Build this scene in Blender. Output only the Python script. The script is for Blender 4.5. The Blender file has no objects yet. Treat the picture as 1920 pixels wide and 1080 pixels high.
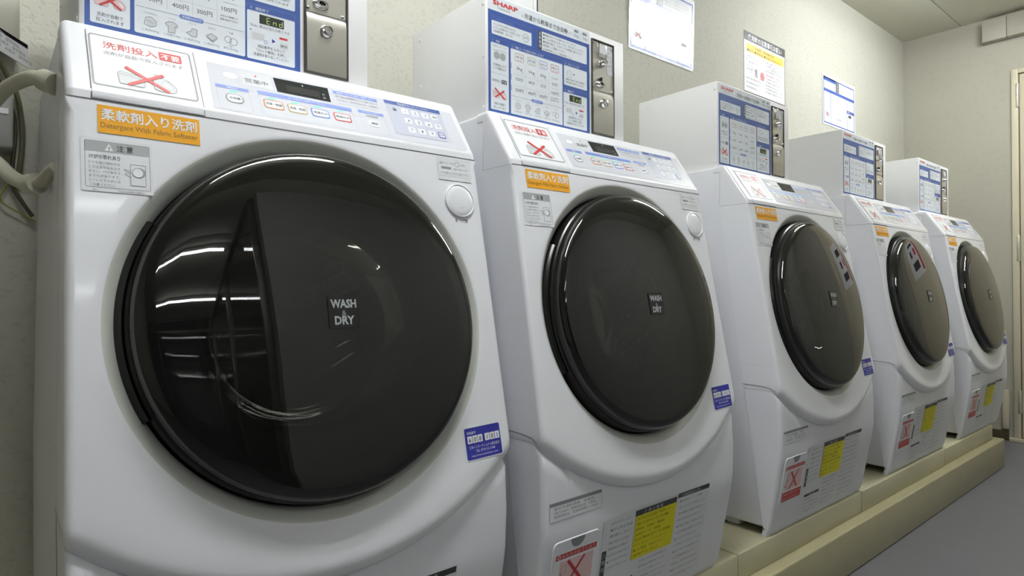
import bpy, bmesh, math, random
from mathutils import Vector, Matrix
random.seed(7)
S = bpy.context.scene
COL = S.collection

# ------------------------------------------------------------------ camera, world, exposure
cam = bpy.data.objects.new('camera', bpy.data.cameras.new('camera')); COL.objects.link(cam)
YAW, PIT, ROL = 0.69710687, 0.00483524, -0.0051426
_f = Vector((math.sin(YAW)*math.cos(PIT), math.cos(YAW)*math.cos(PIT), math.sin(PIT)))
_r = Vector((math.cos(YAW), -math.sin(YAW), 0)); _u = _r.cross(_f)
_r, _u = math.cos(ROL)*_r + math.sin(ROL)*_u, -math.sin(ROL)*_r + math.cos(ROL)*_u
cam.matrix_world = Matrix(((_r.x, _u.x, -_f.x, -0.08427), (_r.y, _u.y, -_f.y, -1.05026), (_r.z, _u.z, -_f.z, -0.24376), (0, 0, 0, 1)))
cam.data.sensor_width = 36; cam.data.lens = 36*1176.65/1920; cam.data.clip_start = 0.02
S.camera = cam
w = bpy.data.worlds.new('night'); S.world = w; w.use_nodes = True
w.node_tree.nodes['Background'].inputs[0].default_value = (0.010, 0.012, 0.016, 1)
w.node_tree.nodes['Background'].inputs[1].default_value = 1.0
S.view_settings.view_transform = 'Standard'; S.view_settings.look = 'None'
S.view_settings.gamma = 1.0; S.view_settings.use_curve_mapping = False
S.view_settings.exposure = 0.06
TUBE_STRENGTH = 92.0

# ------------------------------------------------------------------ materials
def lin(c):
    return tuple((x/255/12.92 if x/255 <= .04045 else ((x/255+.055)/1.055)**2.4) for x in c)
MATS = {}
def mat(name, rgb, rough=.45, metal=0.0, coat=0.0, noise=.03, scale=30.0, bump=0.0, bscale=80.0, emit=0.0, spec=.5, aniso=None):
    if name in MATS: return MATS[name]
    m = bpy.data.materials.new(name); m.use_nodes = True; nt = m.node_tree; n = nt.nodes; L = nt.links
    b = n['Principled BSDF']; c = lin(rgb)
    tc = n.new('ShaderNodeTexCoord'); nz = n.new('ShaderNodeTexNoise'); nz.inputs['Scale'].default_value = scale
    nz.inputs['Detail'].default_value = 4
    L.new(tc.outputs['Object'], nz.inputs['Vector'])
    mx = n.new('ShaderNodeMix'); mx.data_type = 'RGBA'
    mx.inputs[6].default_value = (*[min(1, x*(1-noise)) for x in c], 1); mx.inputs[7].default_value = (*[min(1, x*(1+noise)) for x in c], 1)
    L.new(nz.outputs[0], mx.inputs[0]); L.new(mx.outputs[2], b.inputs['Base Color'])
    b.inputs['Roughness'].default_value = rough; b.inputs['Metallic'].default_value = metal
    b.inputs['Coat Weight'].default_value = coat; b.inputs['Coat Roughness'].default_value = .08
    b.inputs['Specular IOR Level'].default_value = spec
    if emit:
        b.inputs['Emission Color'].default_value = (*c, 1); b.inputs['Emission Strength'].default_value = emit
    if bump:
        n2 = n.new('ShaderNodeTexNoise'); n2.inputs['Scale'].default_value = bscale; n2.inputs['Detail'].default_value = 5
        bp = n.new('ShaderNodeBump'); bp.inputs['Strength'].default_value = bump; bp.inputs['Distance'].default_value = .004
        L.new(tc.outputs['Object'], n2.inputs['Vector']); L.new(n2.outputs[0], bp.inputs['Height']); L.new(bp.outputs[0], b.inputs['Normal'])
    MATS[name] = m
    return m
def glass(name, tint, rough=.02, ior=1.5, haze=None):
    m = bpy.data.materials.new(name); m.use_nodes = True; nt = m.node_tree; n = nt.nodes; L = nt.links
    n.remove(n['Principled BSDF']); out = n['Material Output']
    tr = n.new('ShaderNodeBsdfTransparent')
    tc = n.new('ShaderNodeTexCoord'); nz = n.new('ShaderNodeTexNoise'); nz.inputs['Scale'].default_value = 6
    L.new(tc.outputs['Object'], nz.inputs['Vector'])
    mc = n.new('ShaderNodeMix'); mc.data_type = 'RGBA'
    mc.inputs[6].default_value = (*[x*.92 for x in tint], 1); mc.inputs[7].default_value = (*[min(1, x*1.08) for x in tint], 1)
    L.new(nz.outputs[0], mc.inputs[0]); L.new(mc.outputs[2], tr.inputs[0])
    gl = n.new('ShaderNodeBsdfGlossy'); gl.inputs['Roughness'].default_value = rough; gl.inputs[0].default_value = (1, 1, 1, 1)
    fr = n.new('ShaderNodeFresnel'); fr.inputs[0].default_value = ior
    base = tr.outputs[0]
    if haze:
        df = n.new('ShaderNodeBsdfDiffuse'); df.inputs[0].default_value = (*haze[0], 1)
        m0 = n.new('ShaderNodeMixShader'); m0.inputs[0].default_value = haze[1]
        L.new(tr.outputs[0], m0.inputs[1]); L.new(df.outputs[0], m0.inputs[2]); base = m0.outputs[0]
    mx = n.new('ShaderNodeMixShader'); L.new(fr.outputs[0], mx.inputs[0]); L.new(base, mx.inputs[1]); L.new(gl.outputs[0], mx.inputs[2])
    L.new(mx.outputs[0], out.inputs[0]); MATS[name] = m
    return m

WHITE = mat('appliance_white', (234, 235, 240), .32, coat=.35, noise=.012)
WHITE2 = mat('appliance_white_body', (230, 231, 237), .4, coat=.15, noise=.015)
RING = mat('recess_grey', (204, 206, 198), .4, noise=.02)
BLACK = mat('black_plastic', (16, 17, 17), .25, noise=.05)
SOFTBLACK = mat('black_rubber', (14, 15, 14), .6, noise=.1)
SEAM = mat('seam_dark', (70, 70, 72), .6)
STEEL = mat('brushed_steel', (215, 212, 204), .34, metal=1.0, noise=.06, scale=12)
CHROME = mat('chrome', (225, 225, 225), .1, metal=1.0)
DRUMSTEEL = mat('drum_steel', (170, 170, 165), .22, metal=1.0, noise=.08, bump=.25, bscale=60)
DARKFRAME = mat('dark_frame', (62, 58, 52), .4)
COINBOX = mat('coin_box_paint', (234, 234, 234), .45, noise=.012)
P_WHITE = mat('print_white', (236, 237, 240), .38, coat=.2)
P_PANEL = mat('print_panel', (222, 228, 234), .4)
P_BLUE = mat('print_blue', (58, 84, 150), .4)
P_DBLUE = mat('print_deep_blue', (44, 48, 150), .4)
P_LBLUE = mat('print_light_blue', (112, 134, 205), .4)
P_RED = mat('print_red', (194, 54, 54), .4)
P_ORANGE = mat('print_orange', (200, 130, 80), .4)
P_SAND = mat('print_sand', (190, 175, 120), .4)
P_YELLOW = mat('print_amber', (236, 166, 8), .4)
P_VYELLOW = mat('print_yellow', (226, 218, 10), .45)
P_DARK = mat('print_dark', (62, 64, 66), .4)
P_TEXT = mat('print_text', (72, 74, 78), .5)
P_GREY = mat('print_grey', (168, 172, 174), .4)
P_LGREY = mat('print_light_grey', (204, 206, 210), .4)
P_MGREY = mat('print_mid_grey', (140, 143, 146), .45)
P_PINK = mat('print_pink', (226, 196, 196), .4)
P_GREEN = mat('print_green', (70, 130, 90), .4)
P_MINT = mat('led_mint', (90, 225, 180), .3, emit=.55)
P_LCD = mat('lcd_dark', (44, 50, 44), .3)
P_LCDTXT = mat('lcd_green', (190, 215, 130), .4)
OVERLAY = mat('overlay_sheet', (213, 215, 224), .2, coat=.4, noise=.01)
KEYPADBG = mat('keypad_sheet', (196, 200, 216), .25, coat=.3, noise=.01)
DISPLAY = mat('display_black', (34, 38, 40), .12, noise=.03)
SMOKE = glass('smoked_glass', (.27, .27, .25), .012, 1.6, haze=((.02, .021, .018), .3))
CLEAR = glass('clear_glass', (.78, .8, .78), .03, 1.5)

def wall_mat(name, rgb, bump=.5, bscale=55, spots=.5):
    m = bpy.data.materials.new(name); m.use_nodes = True; nt = m.node_tree; n = nt.nodes; L = nt.links
    b = n['Principled BSDF']; b.inputs['Roughness'].default_value = .7; b.inputs['Specular IOR Level'].default_value = .25
    c = lin(rgb); tc = n.new('ShaderNodeTexCoord')
    big = n.new('ShaderNodeTexNoise'); big.inputs['Scale'].default_value = 2.5; big.inputs['Detail'].default_value = 6
    L.new(tc.outputs['Object'], big.inputs['Vector'])
    mx = n.new('ShaderNodeMix'); mx.data_type = 'RGBA'
    mx.inputs[6].default_value = (*[x*.93 for x in c], 1); mx.inputs[7].default_value = (*[min(1, x*1.05) for x in c], 1)
    L.new(big.outputs[0], mx.inputs[0])
    sp = n.new('ShaderNodeTexNoise'); sp.inputs['Scale'].default_value = bscale; sp.inputs['Detail'].default_value = 3
    mp = n.new('ShaderNodeMapping'); mp.inputs['Scale'].default_value = (.75, 1, 1.1)
    L.new(tc.outputs['Object'], mp.inputs[0]); L.new(mp.outputs[0], sp.inputs['Vector'])
    rp = n.new('ShaderNodeValToRGB'); rp.color_ramp.elements[0].position = .33; rp.color_ramp.elements[0].color = (1-spots, 1-spots, 1-spots, 1)
    rp.color_ramp.elements[1].position = .47; rp.color_ramp.elements[1].color = (1, 1, 1, 1)
    L.new(sp.outputs[0], rp.inputs[0])
    mm = n.new('ShaderNodeMix'); mm.data_type = 'RGBA'; mm.blend_type = 'MULTIPLY'; mm.inputs[0].default_value = 1
    L.new(mx.outputs[2], mm.inputs[6]); L.new(rp.outputs[0], mm.inputs[7]); L.new(mm.outputs[2], b.inputs['Base Color'])
    bp = n.new('ShaderNodeBump'); bp.inputs['Strength'].default_value = bump; bp.inputs['Distance'].default_value = .004
    L.new(rp.outputs[0], bp.inputs['Height']); L.new(bp.outputs[0], b.inputs['Normal'])
    MATS[name] = m
    return m
WALL = wall_mat('wall_plaster', (190, 189, 178), 1.0, 100, .09)
WALL_END = wall_mat('wall_end_paint', (176, 173, 160), .08, 30, .04)
CEIL = wall_mat('ceiling_board', (212, 211, 197), .05, 30, .03)
FLOOR = mat('floor_vinyl', (104, 104, 109), .35, noise=.12, scale=5, bump=.1, bscale=30)
PLINTH = mat('plinth_paint', (168, 162, 128), .3, noise=.1, scale=9, bump=.15, bscale=14)
PLINTH2 = mat('block_paint', (192, 187, 156), .38, noise=.07, scale=8, bump=.12, bscale=18)
BASEB = mat('baseboard_brown', (74, 64, 44), .5)
DOORP = mat('door_paint', (205, 197, 174), .45, noise=.03)
DARKGAP = mat('door_gap', (96, 88, 68), .7)

# ------------------------------------------------------------------ mesh helpers
def finish(name, bm, mats, parent=None, angle=35):
    me = bpy.data.meshes.new(name); bm.to_mesh(me); bm.free()
    if not isinstance(mats, (list, tuple)): mats = [mats]
    for m in mats: me.materials.append(m)
    if angle is not None:
        me.polygons.foreach_set('use_smooth', [True]*len(me.polygons))
        me.set_sharp_from_angle(angle=math.radians(angle))
    o = bpy.data.objects.new(name, me); COL.objects.link(o)
    if parent: o.parent = parent
    return o
def add_box(bm, x0, x1, y0, y1, z0, z1, bev=0, seg=2, mi=0):
    r = bmesh.ops.create_cube(bm, size=1); vs = r['verts']
    for v in vs:
        v.co = Vector(((x0+x1)/2+v.co.x*(x1-x0), (y0+y1)/2+v.co.y*(y1-y0), (z0+z1)/2+v.co.z*(z1-z0)))
    fs = {f for v in vs for f in v.link_faces}
    for f in fs: f.material_index = mi
    if bev:
        es = list({e for v in vs for e in v.link_edges})
        bmesh.ops.bevel(bm, geom=es, offset=bev, segments=seg, affect='EDGES', profile=.5, material=-1)
def box(name, b, m, parent=None, bev=0, seg=2):
    bm = bmesh.new(); add_box(bm, *b, bev, seg); return finish(name, bm, m, parent)
def add_prism(bm, prof, x0, x1, bev=0, seg=3, mi=0):
    a = [bm.verts.new((x0, y, z)) for y, z in prof]; b = [bm.verts.new((x1, y, z)) for y, z in prof]
    n = len(prof); fs = [bm.faces.new(a), bm.faces.new(b[::-1])]
    for i in range(n): fs.append(bm.faces.new((a[i], b[i], b[(i+1) % n], a[(i+1) % n])))
    bmesh.ops.recalc_face_normals(bm, faces=fs)
    for f in fs: f.material_index = mi
    if bev:
        es = [e for e in {e for f in fs for e in f.edges} if e.calc_face_angle(0) > math.radians(25)]
        bmesh.ops.bevel(bm, geom=es, offset=bev, segments=seg, affect='EDGES', profile=.5, material=-1)
class Plane:
    def __init__(s, o, U, V, N): s.o, s.U, s.V, s.N = Vector(o), Vector(U).normalized(), Vector(V).normalized(), Vector(N).normalized()
    def __call__(s, x, y, d=0): return s.o + s.U*x + s.V*y + s.N*d
def add_rev(bm, pl, cx, cy, prof, n=64, a0=0, a1=2*math.pi, mi=0, cap=False):
    """surface of revolution about the plane normal; prof = [(radius, depth)]"""
    full = abs(a1-a0-2*math.pi) < 1e-6; k = n if full else n+1
    rings = []
    for r, d in prof:
        if r < 1e-6: rings.append([bm.verts.new(pl(cx, cy, d))])
        else: rings.append([bm.verts.new(pl(cx+r*math.cos(a0+(a1-a0)*i/n), cy+r*math.sin(a0+(a1-a0)*i/n), d)) for i in range(k)])
    fs = []
    for A, B in zip(rings, rings[1:]):
        for i in range(n):
            j = (i+1) % k
            if len(A) == 1: q = (A[0], B[i], B[j])
            elif len(B) == 1: q = (A[i], B[0], A[j])
            else: q = (A[i], B[i], B[j], A[j])
            fs.append(bm.faces.new(q))
    for f in fs: f.material_index = mi
    return fs
def rev(name, pl, cx, cy, prof, m, parent=None, n=64, **k):
    bm = bmesh.new(); add_rev(bm, pl, cx, cy, prof, n, **k)
    bmesh.ops.recalc_face_normals(bm, faces=bm.faces[:])
    return finish(name, bm, m, parent, 40)
def smooth_path(pts, k=8):
    P = [Vector(p) for p in pts]; P = [P[0]*2-P[1]] + P + [P[-1]*2-P[-2]]; out = []
    for i in range(1, len(P)-2):
        for j in range(k):
            t = j/k; a, b, c, d = P[i-1], P[i], P[i+1], P[i+2]
            out.append(.5*((2*b)+(c-a)*t+(2*a-5*b+4*c-d)*t*t+(3*b-a-3*c+d)*t**3))
    out.append(P[-2]); return out
def add_tube(bm, pts, r, n=12, k=8, mi=0):
    pts = smooth_path(pts, k); up = Vector((0.13, 0.9, 0.2)); rings = []
    for i, p in enumerate(pts):
        t = (pts[min(i+1, len(pts)-1)]-pts[max(i-1, 0)]).normalized()
        a = t.cross(up).normalized(); b = t.cross(a)
        rr = r(i/(len(pts)-1)) if callable(r) else r
        rings.append([bm.verts.new(p+a*rr*math.cos(2*math.pi*j/n)+b*rr*math.sin(2*math.pi*j/n)) for j in range(n)])
    fs = []
    for A, B in zip(rings, rings[1:]):
        for j in range(n): fs.append(bm.faces.new((A[j], A[(j+1) % n], B[(j+1) % n], B[j])))
    fs.append(bm.faces.new(rings[0][::-1])); fs.append(bm.faces.new(rings[-1]))
    for f in fs: f.material_index = mi
    bmesh.ops.recalc_face_normals(bm, faces=fs)
def tube(name, pts, r, m, parent=None, n=12, k=8):
    bm = bmesh.new(); add_tube(bm, pts, r, n, k); return finish(name, bm, m, parent, 50)

# ------------------------------------------------------------------ printed matter
TMP = bpy.data.scenes.new('lettering'); TCU = bpy.data.curves.new('lettering', 'FONT'); TCU.resolution_u = 2
TOB = bpy.data.objects.new('lettering', TCU); TMP.collection.objects.link(TOB)
TCACHE = {}
def glyphs(s, bold):
    k = (s, bold)
    if k not in TCACHE:
        TCU.body = s; TCU.offset = bold; TMP.view_layers[0].update()
        ev = TOB.evaluated_get(TMP.view_layers[0].depsgraph); me = ev.to_mesh()
        vs = [(v.co.x, v.co.y) for v in me.vertices]; fs = [tuple(p.vertices) for p in me.polygons]
        ev.to_mesh_clear()
        xs = [v[0] for v in vs] or [0]
        TCACHE[k] = (vs, fs, min(xs), max(xs))
    return TCACHE[k]
class Deco:
    """flat printed artwork: coloured shapes on thin layers over one surface, built as ONE mesh"""
    def __init__(s): s.V, s.F, s.M, s.mats = [], [], [], []
    def mi(s, m):
        if m not in s.mats: s.mats.append(m)
        return s.mats.index(m)
    def poly(s, pts, m, layer=1):
        b = len(s.V); s.V += [(x, y, layer) for x, y in pts]; s.F.append(tuple(range(b, b+len(pts)))); s.M.append(s.mi(m))
    def rect(s, x0, y0, x1, y1, m, layer=1, r=0):
        if r <= 0: s.poly([(x0, y0), (x1, y0), (x1, y1), (x0, y1)], m, layer); return
        s.poly(s.rr(x0, y0, x1, y1, r), m, layer)
    @staticmethod
    def rr(x0, y0, x1, y1, r, k=4):
        out = []
        for cx, cy, a in ((x1-r, y0+r, -90), (x1-r, y1-r, 0), (x0+r, y1-r, 90), (x0+r, y0+r, 180)):
            for i in range(k+1):
                t = math.radians(a+90*i/k); out.append((cx+r*math.cos(t), cy+r*math.sin(t)))
        return out
    def frame(s, x0, y0, x1, y1, t, m, layer=1, r=.001):
        A = s.rr(x0, y0, x1, y1, r); B = s.rr(x0+t, y0+t, x1-t, y1-t, max(r-t, .0001)); n = len(A)
        for i in range(n): s.poly([A[i], A[(i+1) % n], B[(i+1) % n], B[i]], m, layer)
    def circ(s, cx, cy, r, m, layer=1, n=20, sx=1): s.poly([(cx+sx*r*math.cos(2*math.pi*i/n), cy+r*math.sin(2*math.pi*i/n)) for i in range(n)], m, layer)
    def ring(s, cx, cy, r, t, m, layer=1, n=24, sx=1):
        P = lambda q, i: (cx+sx*q*math.cos(2*math.pi*i/n), cy+q*math.sin(2*math.pi*i/n))
        for i in range(n): s.poly([P(r, i), P(r, i+1), P(r-t, i+1), P(r-t, i)], m, layer)
    def line(s, x0, y0, x1, y1, t, m, layer=1):
        dx, dy = x1-x0, y1-y0; l = math.hypot(dx, dy) or 1; a, b = -dy/l*t/2, dx/l*t/2
        s.poly([(x0+a, y0+b), (x0-a, y0-b), (x1-a, y1-b), (x1+a, y1+b)], m, layer)
    def path(s, pts, t, m, layer=1, close=False):
        q = pts+[pts[0]] if close else pts
        for a, b in zip(q, q[1:]): s.line(*a, *b, t, m, layer)
    def text(s, str_, x, y, h, m, layer=2, width=None, align='l', bold=0.0, sx=1.0):
        vs, fs, a, e = glyphs(str_, bold)
        if not fs: return
        k = h*sx if width is None else width/(e-a)
        W = (e-a)*k; ox = x - a*k - (W/2 if align == 'c' else W if align == 'r' else 0)
        b = len(s.V); s.V += [(ox+vx*k, y+vy*h, layer) for vx, vy in vs]
        for f in fs: s.F.append(tuple(b+i for i in f)); s.M.append(s.mi(m))
    def build(s, name, pl, parent=None, eps=.00018, base=.0003, fn=None):
        me = bpy.data.meshes.new(name)
        P = fn or pl
        me.from_pydata([P(x, y, base+eps*l) for x, y, l in s.V], [], s.F)
        for m in s.mats: me.materials.append(m)
        me.polygons.foreach_set('material_index', s.M)
        bm = bmesh.new(); bm.from_mesh(me)
        N = pl.N
        for f in bm.faces:
            f.normal_update()
            if f.normal.dot(N) < 0: f.normal_flip()
        bm.to_mesh(me); bm.free()
        o = bpy.data.objects.new(name, me); COL.objects.link(o)
        if parent: o.parent = parent
        return o

def thing(name, label, cat, loc=(0, 0, 0), group=None):
    o = bpy.data.objects.new(name, None); COL.objects.link(o); o.location = loc; o.empty_display_size = .1
    return tag(o, label, cat, group)
def tag(o, label, cat, group=None):
    o['label'] = label; o['category'] = cat
    if group: o['group'] = group
    return o
def struct(o): o['kind'] = 'structure'; return o
def copy_tree(o, parent=None):
    c = o.copy(); COL.objects.link(c)
    if parent: c.parent = parent
    for ch in list(o.children): copy_tree(ch, c)
    return c

# ------------------------------------------------------------------ the room
XE, YB, ZC, ZF = 4.49, .437, 1.36, -1.13
XL, YF, YW, XW = -1.9, -1.95, -4.9, .68
struct(box('wall_back', (XL, XE+.1, YB, YB+.1, ZF-.1, ZC+.1), WALL))
struct(box('floor', (XL-.1, XE+.1, YW-.1, YB, ZF-.1, ZF), FLOOR))
bm = bmesh.new(); add_box(bm, XL-.1, XE+.1, .119, YB+.1, ZC, ZC+.1, .002); add_box(bm, XL-.1, XE+.1, -.80, .116, ZC, ZC+.1, .002)
add_box(bm, XL-.1, XE+.1, -1.72, -.803, ZC, ZC+.1, .002); add_box(bm, XL-.1, XE+.1, -2.64, -1.723, ZC, ZC+.1, .002); add_box(bm, XL-.1, XE+.1, YW-.1, -2.643, ZC, ZC+.1, .002)
struct(finish('ceiling', bm, CEIL))
struct(box('wall_left', (XL-.1, XL, YW, YB, ZF-.1, ZC+.1), WALL_END))
# end wall with an opening for the door
DY0, DY1, DZ = -.16, -.98, .992
bm = bmesh.new()
add_box(bm, XE, XE+.1, DY0+.015, YB, ZF-.1, ZC+.1); add_box(bm, XE, XE+.1, YF-.1, DY1-.015, ZF-.1, ZC+.1); add_box(bm, XE, XE+.1, DY1-.015, DY0+.015, DZ+.015, ZC+.1)
struct(finish('wall_end', bm, WALL_END))
# wall opposite the machines, and a glazed recess (night outside) to its left
struct(box('wall_front', (XW+.03, XE+.1, YF-.1, YF, ZF-.1, ZC+.1), mat('wall_front_paint', (172, 172, 166), .6)))
ALU = mat('window_frame', (96, 94, 90), .4, metal=.6); PANE = glass('window_glass', (.9, .93, .92), .0, 1.5)
wf = bmesh.new()
for b in ((XL, XW+.03, ZF, ZF+.05), (XL, XW+.03, 1.15, 1.19), (XL, XW+.03, ZC-.03, ZC), (XL, XL+.05, ZF, ZC), (-.62, -.58, ZF, ZC), (XW-.02, XW+.03, ZF, ZC)): add_box(wf, b[0], b[1], YW-.05, YW, b[2], b[3], .003)
win = struct(finish('window_1', wf, ALU))
for x0, x1 in ((XL+.04, -.61), (-.59, XW-.01)):
    for z0, z1 in ((ZF+.04, 1.16), (1.18, ZC-.02)): box('pane', (x0, x1, YW-.028, YW-.022, z0, z1), PANE, win)
wf = bmesh.new()
for b in ((YW, YF-.1, ZF, ZF+.05), (YW, YF-.1, ZC-.03, ZC), (-3.45, -3.41, ZF, ZC), (YF-.13, YF-.1, ZF, ZC)): add_box(wf, XW-.02, XW+.03, b[0], b[1], b[2], b[3], .003)
win = struct(finish('window_2', wf, ALU))
for y0, y1 in ((YW+.0, -3.44), (-3.42, YF-.12)): box('pane', (XW+.002, XW+.008, y0, y1, ZF+.04, ZC-.02), PANE, win)

# baseboard, door
struct(box('baseboard_end', (XE-.012, XE, -.10, YB, ZF, ZF+.057), BASEB, bev=.002))
struct(box('baseboard_back', (XL, XE-.012, YB-.012, YB, ZF, ZF+.057), BASEB, bev=.002))
bm = bmesh.new()
add_box(bm, XE-.02, XE+.1, DY0+.002, -.126, ZF, DZ+.03, .003); add_box(bm, XE-.02, XE+.1, DY1-.04, DY1-.002, ZF, DZ+.03, .003); add_box(bm, XE-.02, XE+.1, DY1-.002, DY0+.002, DZ+.004, DZ+.03, .003)
struct(finish('trim_1', bm, DOORP))
struct(box('trim_2', (XE-.03, XE+.1, DY1-.04, -.105, ZF, ZF+.02), DOORP, bev=.002))
dr = struct(box('door_1', (XE-.006, XE+.05, DY1, DY0-.002, ZF+.026, DZ), DOORP, bev=.002))
box('edge_gap', (XE-.008, XE+.04, DY0-.0015, DY0+.0015, ZF+.026, DZ), DARKGAP, dr)
HINGE = mat('hinge_metal', (210, 206, 192), .35, metal=.7)
for za, zb in ((.80, .94), (-.087, .061), (-.96, -.83)):
    bm = bmesh.new(); plh = Plane((XE-.016, -.154, za), (1, 0, 0), (0, 1, 0), (0, 0, 1))
    add_rev(bm, plh, 0, 0, [(0, 0), (.008, 0), (.009, .004), (.009, (zb-za)*.5-.002), (.0075, (zb-za)*.5), (.009, (zb-za)*.5+.002), (.009, zb-za-.004), (.007, zb-za), (0, zb-za)], 16)
    bmesh.ops.recalc_face_normals(bm, faces=bm.faces[:]); finish('hinge', bm, HINGE, dr)
struct(box('trim_3', (XE-.022, XE, -.104, -.072, ZF+.07, -.836), DOORP, bev=.003))
# duct high on the end wall
t = thing('wall_duct', 'cream boxed-in duct running along the top of the end wall above the door', 'duct', (XE, 0, 1.213))
box('duct_cover', (-.05, 0, -.1125, .004, 0, .124), WALL_END, t, .003); box('duct_cover', (-.05, 0, -.62, -.1145, 0, .124), WALL_END, t, .003)

# ------------------------------------------------------------------ ceiling lamps (fluorescent battens, all above the frame)
TUBE = bpy.data.materials.new('fluorescent_tube'); TUBE.use_nodes = True
_b = TUBE.node_tree.nodes['Principled BSDF']; _b.inputs['Base Color'].default_value = (.9, .9, .9, 1)
_b.inputs['Emission Color'].default_value = (.96, .985, 1.0, 1); _b.inputs['Emission Strength'].default_value = TUBE_STRENGTH
TUBE2 = TUBE.copy(); TUBE2.name = 'small_fluorescent_tube'; TUBE2.node_tree.nodes['Principled BSDF'].inputs['Emission Strength'].default_value = TUBE_STRENGTH*.52
HOUSE = mat('lamp_housing', (225, 225, 220), .4)
def make_lamp(loc, label, rot=0, ys=(-.055, .055), tm=None):
    t = thing('ceiling_light', label, 'light', loc, 'fluorescent ceiling lights'); t.rotation_euler = (0, 0, rot)
    bm = bmesh.new(); add_prism(bm, [(-.04, 0), (.04, 0), (.04, -.02), (.012, -.045), (-.012, -.045), (-.04, -.02)], -.62, .62, .003); finish('housing', bm, HOUSE, t)
    for y in ys:
        bm = bmesh.new(); add_tube(bm, [(-.59, y, -.04), (0, y, -.04), (.59, y, -.04)], .019 if len(ys) == 1 else .0145, 12, 4); finish('tube', bm, tm or TUBE, t)
        for x in (-.6, .6): box('lamp_holder', (x-.012, x+.012, y-.018, y+.018, -.06, 0), HOUSE, t, .003)
    return t
make_lamp((3.35, -.55, ZC), 'twin-tube fluorescent ceiling light above the far machines')
make_lamp((.42, -.57, ZC), 'twin-tube fluorescent ceiling light above the nearest machine')
make_lamp((0, -2.87, ZC), 'single-tube ceiling light behind the camera, upper bright line mirrored in nearest door', 0, (0,), TUBE2)
make_lamp((.05, -4.12, ZC), 'single-tube ceiling light farther behind, lower bright line mirrored in nearest door', 0, (0,), TUBE2)

# ------------------------------------------------------------------ washer-dryer (built once, ridge of the front at z = 0 locally)
ZB = .92                       # height of the ridge above the machine's foot
SL = .187; LF = math.hypot(1, SL)
FRONT = Plane((0, -.110, 0), (1, 0, 0), (0, SL, 1), (0, -1, SL))
KS = .6625; LK = math.hypot(1, KS)
SLANT = Plane((0, -.1155, 0), (1, 0, 0), (0, KS, 1), (0, -1, KS))
KL = .1745; LL = math.hypot(1, KL)
LOWER = Plane((0, -.205, -.70), (1, 0, 0), (0, -KL, 1), (0, -1, -KL))
LOWTOP = Plane((0, -.205, -.70), (1, 0, 0), (0, 0, 1), (0, -1, 0))
DC = (.300, -.292); DR = .257      # door centre on FRONT, door radius
fz = lambda z: z*LF                # z on the front face -> FRONT v
lz = lambda z: (z+.70)*LL          # z on the lower slope -> LOWER v

W = thing('washing_machine', 'x', 'washing machine')
# cabinet, open towards the front module; the joint between the two leans parallel to the sloping front
def yjoint(z): return -.0195+.15*min(z, 0)
bm = bmesh.new()
prof = [(-.0192, -.895), (-.0192, -.50), (-.0101, 0), (-.0088, .117), (.611, .117), (.6155, 0), (.6215, -.50), (.614, -.895)]; nP = len(prof)
a = [bm.verts.new((x, yjoint(z)+.0003, z)) for x, z in prof]; b = [bm.verts.new((x, .40, z)) for x, z in prof]
fs = [bm.faces.new(b[::-1])]+[bm.faces.new((a[i], b[i], b[(i+1) % nP], a[(i+1) % nP])) for i in range(nP)]
bmesh.ops.recalc_face_normals(bm, faces=fs)
bmesh.ops.bevel(bm, geom=[e for e in bm.edges if len(e.link_faces) == 2 and e.calc_face_angle(0) > .6], offset=.007, segments=3, affect='EDGES', profile=.5)
finish('cabinet', bm, WHITE2, W)
for x in (.03, .57):
    for y in (-.04, .33):
        rev('foot', Plane((x, y, -.92), (1, 0, 0), (0, 1, 0), (0, 0, 1)), 0, 0, [(0, 0), (.024, 0), (.026, .006), (.024, .02), (.014, .03)], SOFTBLACK if y > 0 else WHITE2, W, 20)
box('base_skirt', (.0, .60, -.07, .05, -.915, -.89), WHITE2, W, .004)

# front panel: one shell from the door recess to the outer edge, lower edge a wide arc
def outline(th, e):
    """distance from the door centre to the shell's edge, and 1 where that edge is the flush top"""
    c, s_ = math.cos(th), math.sin(th)
    def hit(px, py, nx, ny):
        dn = nx*c+ny*s_
        return ((px-DC[0])*nx+(py-DC[1])*ny)/dn if dn > 1e-6 else 9
    side = min(hit(.616-e, 0, 1, .012), hit(-.0105+e, 0, -1, .018)); top = hit(0, -.0004, 0, 1)
    R, cy = .4935-e, .1315                       # arc through (+-.325, -.24) and (0, -.362) below the door centre
    bq = s_*cy; low = bq+math.sqrt(bq*bq-(cy*cy-R*R)) if s_ < -.2 else 9; h = 0
    if low < 9 and side < 9:
        k = .012; g = max(0, min(1, .5+.5*(low-side)/k)); side = low+(side-low)*g-k*g*(1-g); h = 1-g
    else: h = 0 if side < low else 1; side = min(side, low)
    return (top, 1, 0) if top < side else (side, 0, h)
def pt(th, r, d): return FRONT(DC[0]+r*math.cos(th), DC[1]+r*math.sin(th), d)
angs = [2*math.pi*i/240 for i in range(240)]
prev = None; corners = []
for x, y in ((.616, -.0004), (-.0105, -.0004)): corners.append(math.atan2(y-DC[1], x-DC[0]) % (2*math.pi))
angs = sorted(angs+corners)
rings = [[(r_, d_)]*len(angs) for r_, d_ in ((.2590, -.05), (.2592, -.030), (.2605, -.0205), (.2675, -.0115), (.2755, -.0035), (.2800, -.0007), (.2840, 0))]
def edge(t, e, d):
    top, h = outline(t, 0)[1:]; f = .40+.60*h
    if top: return (outline(t, 0)[0]-.00002*e, 0)
    return (outline(t, e*f)[0], d*f)
for k in (.25, .5, .75): rings.append([(.284+(edge(t, .026, 0)[0]-.284)*k, 0) for t in angs])
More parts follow.
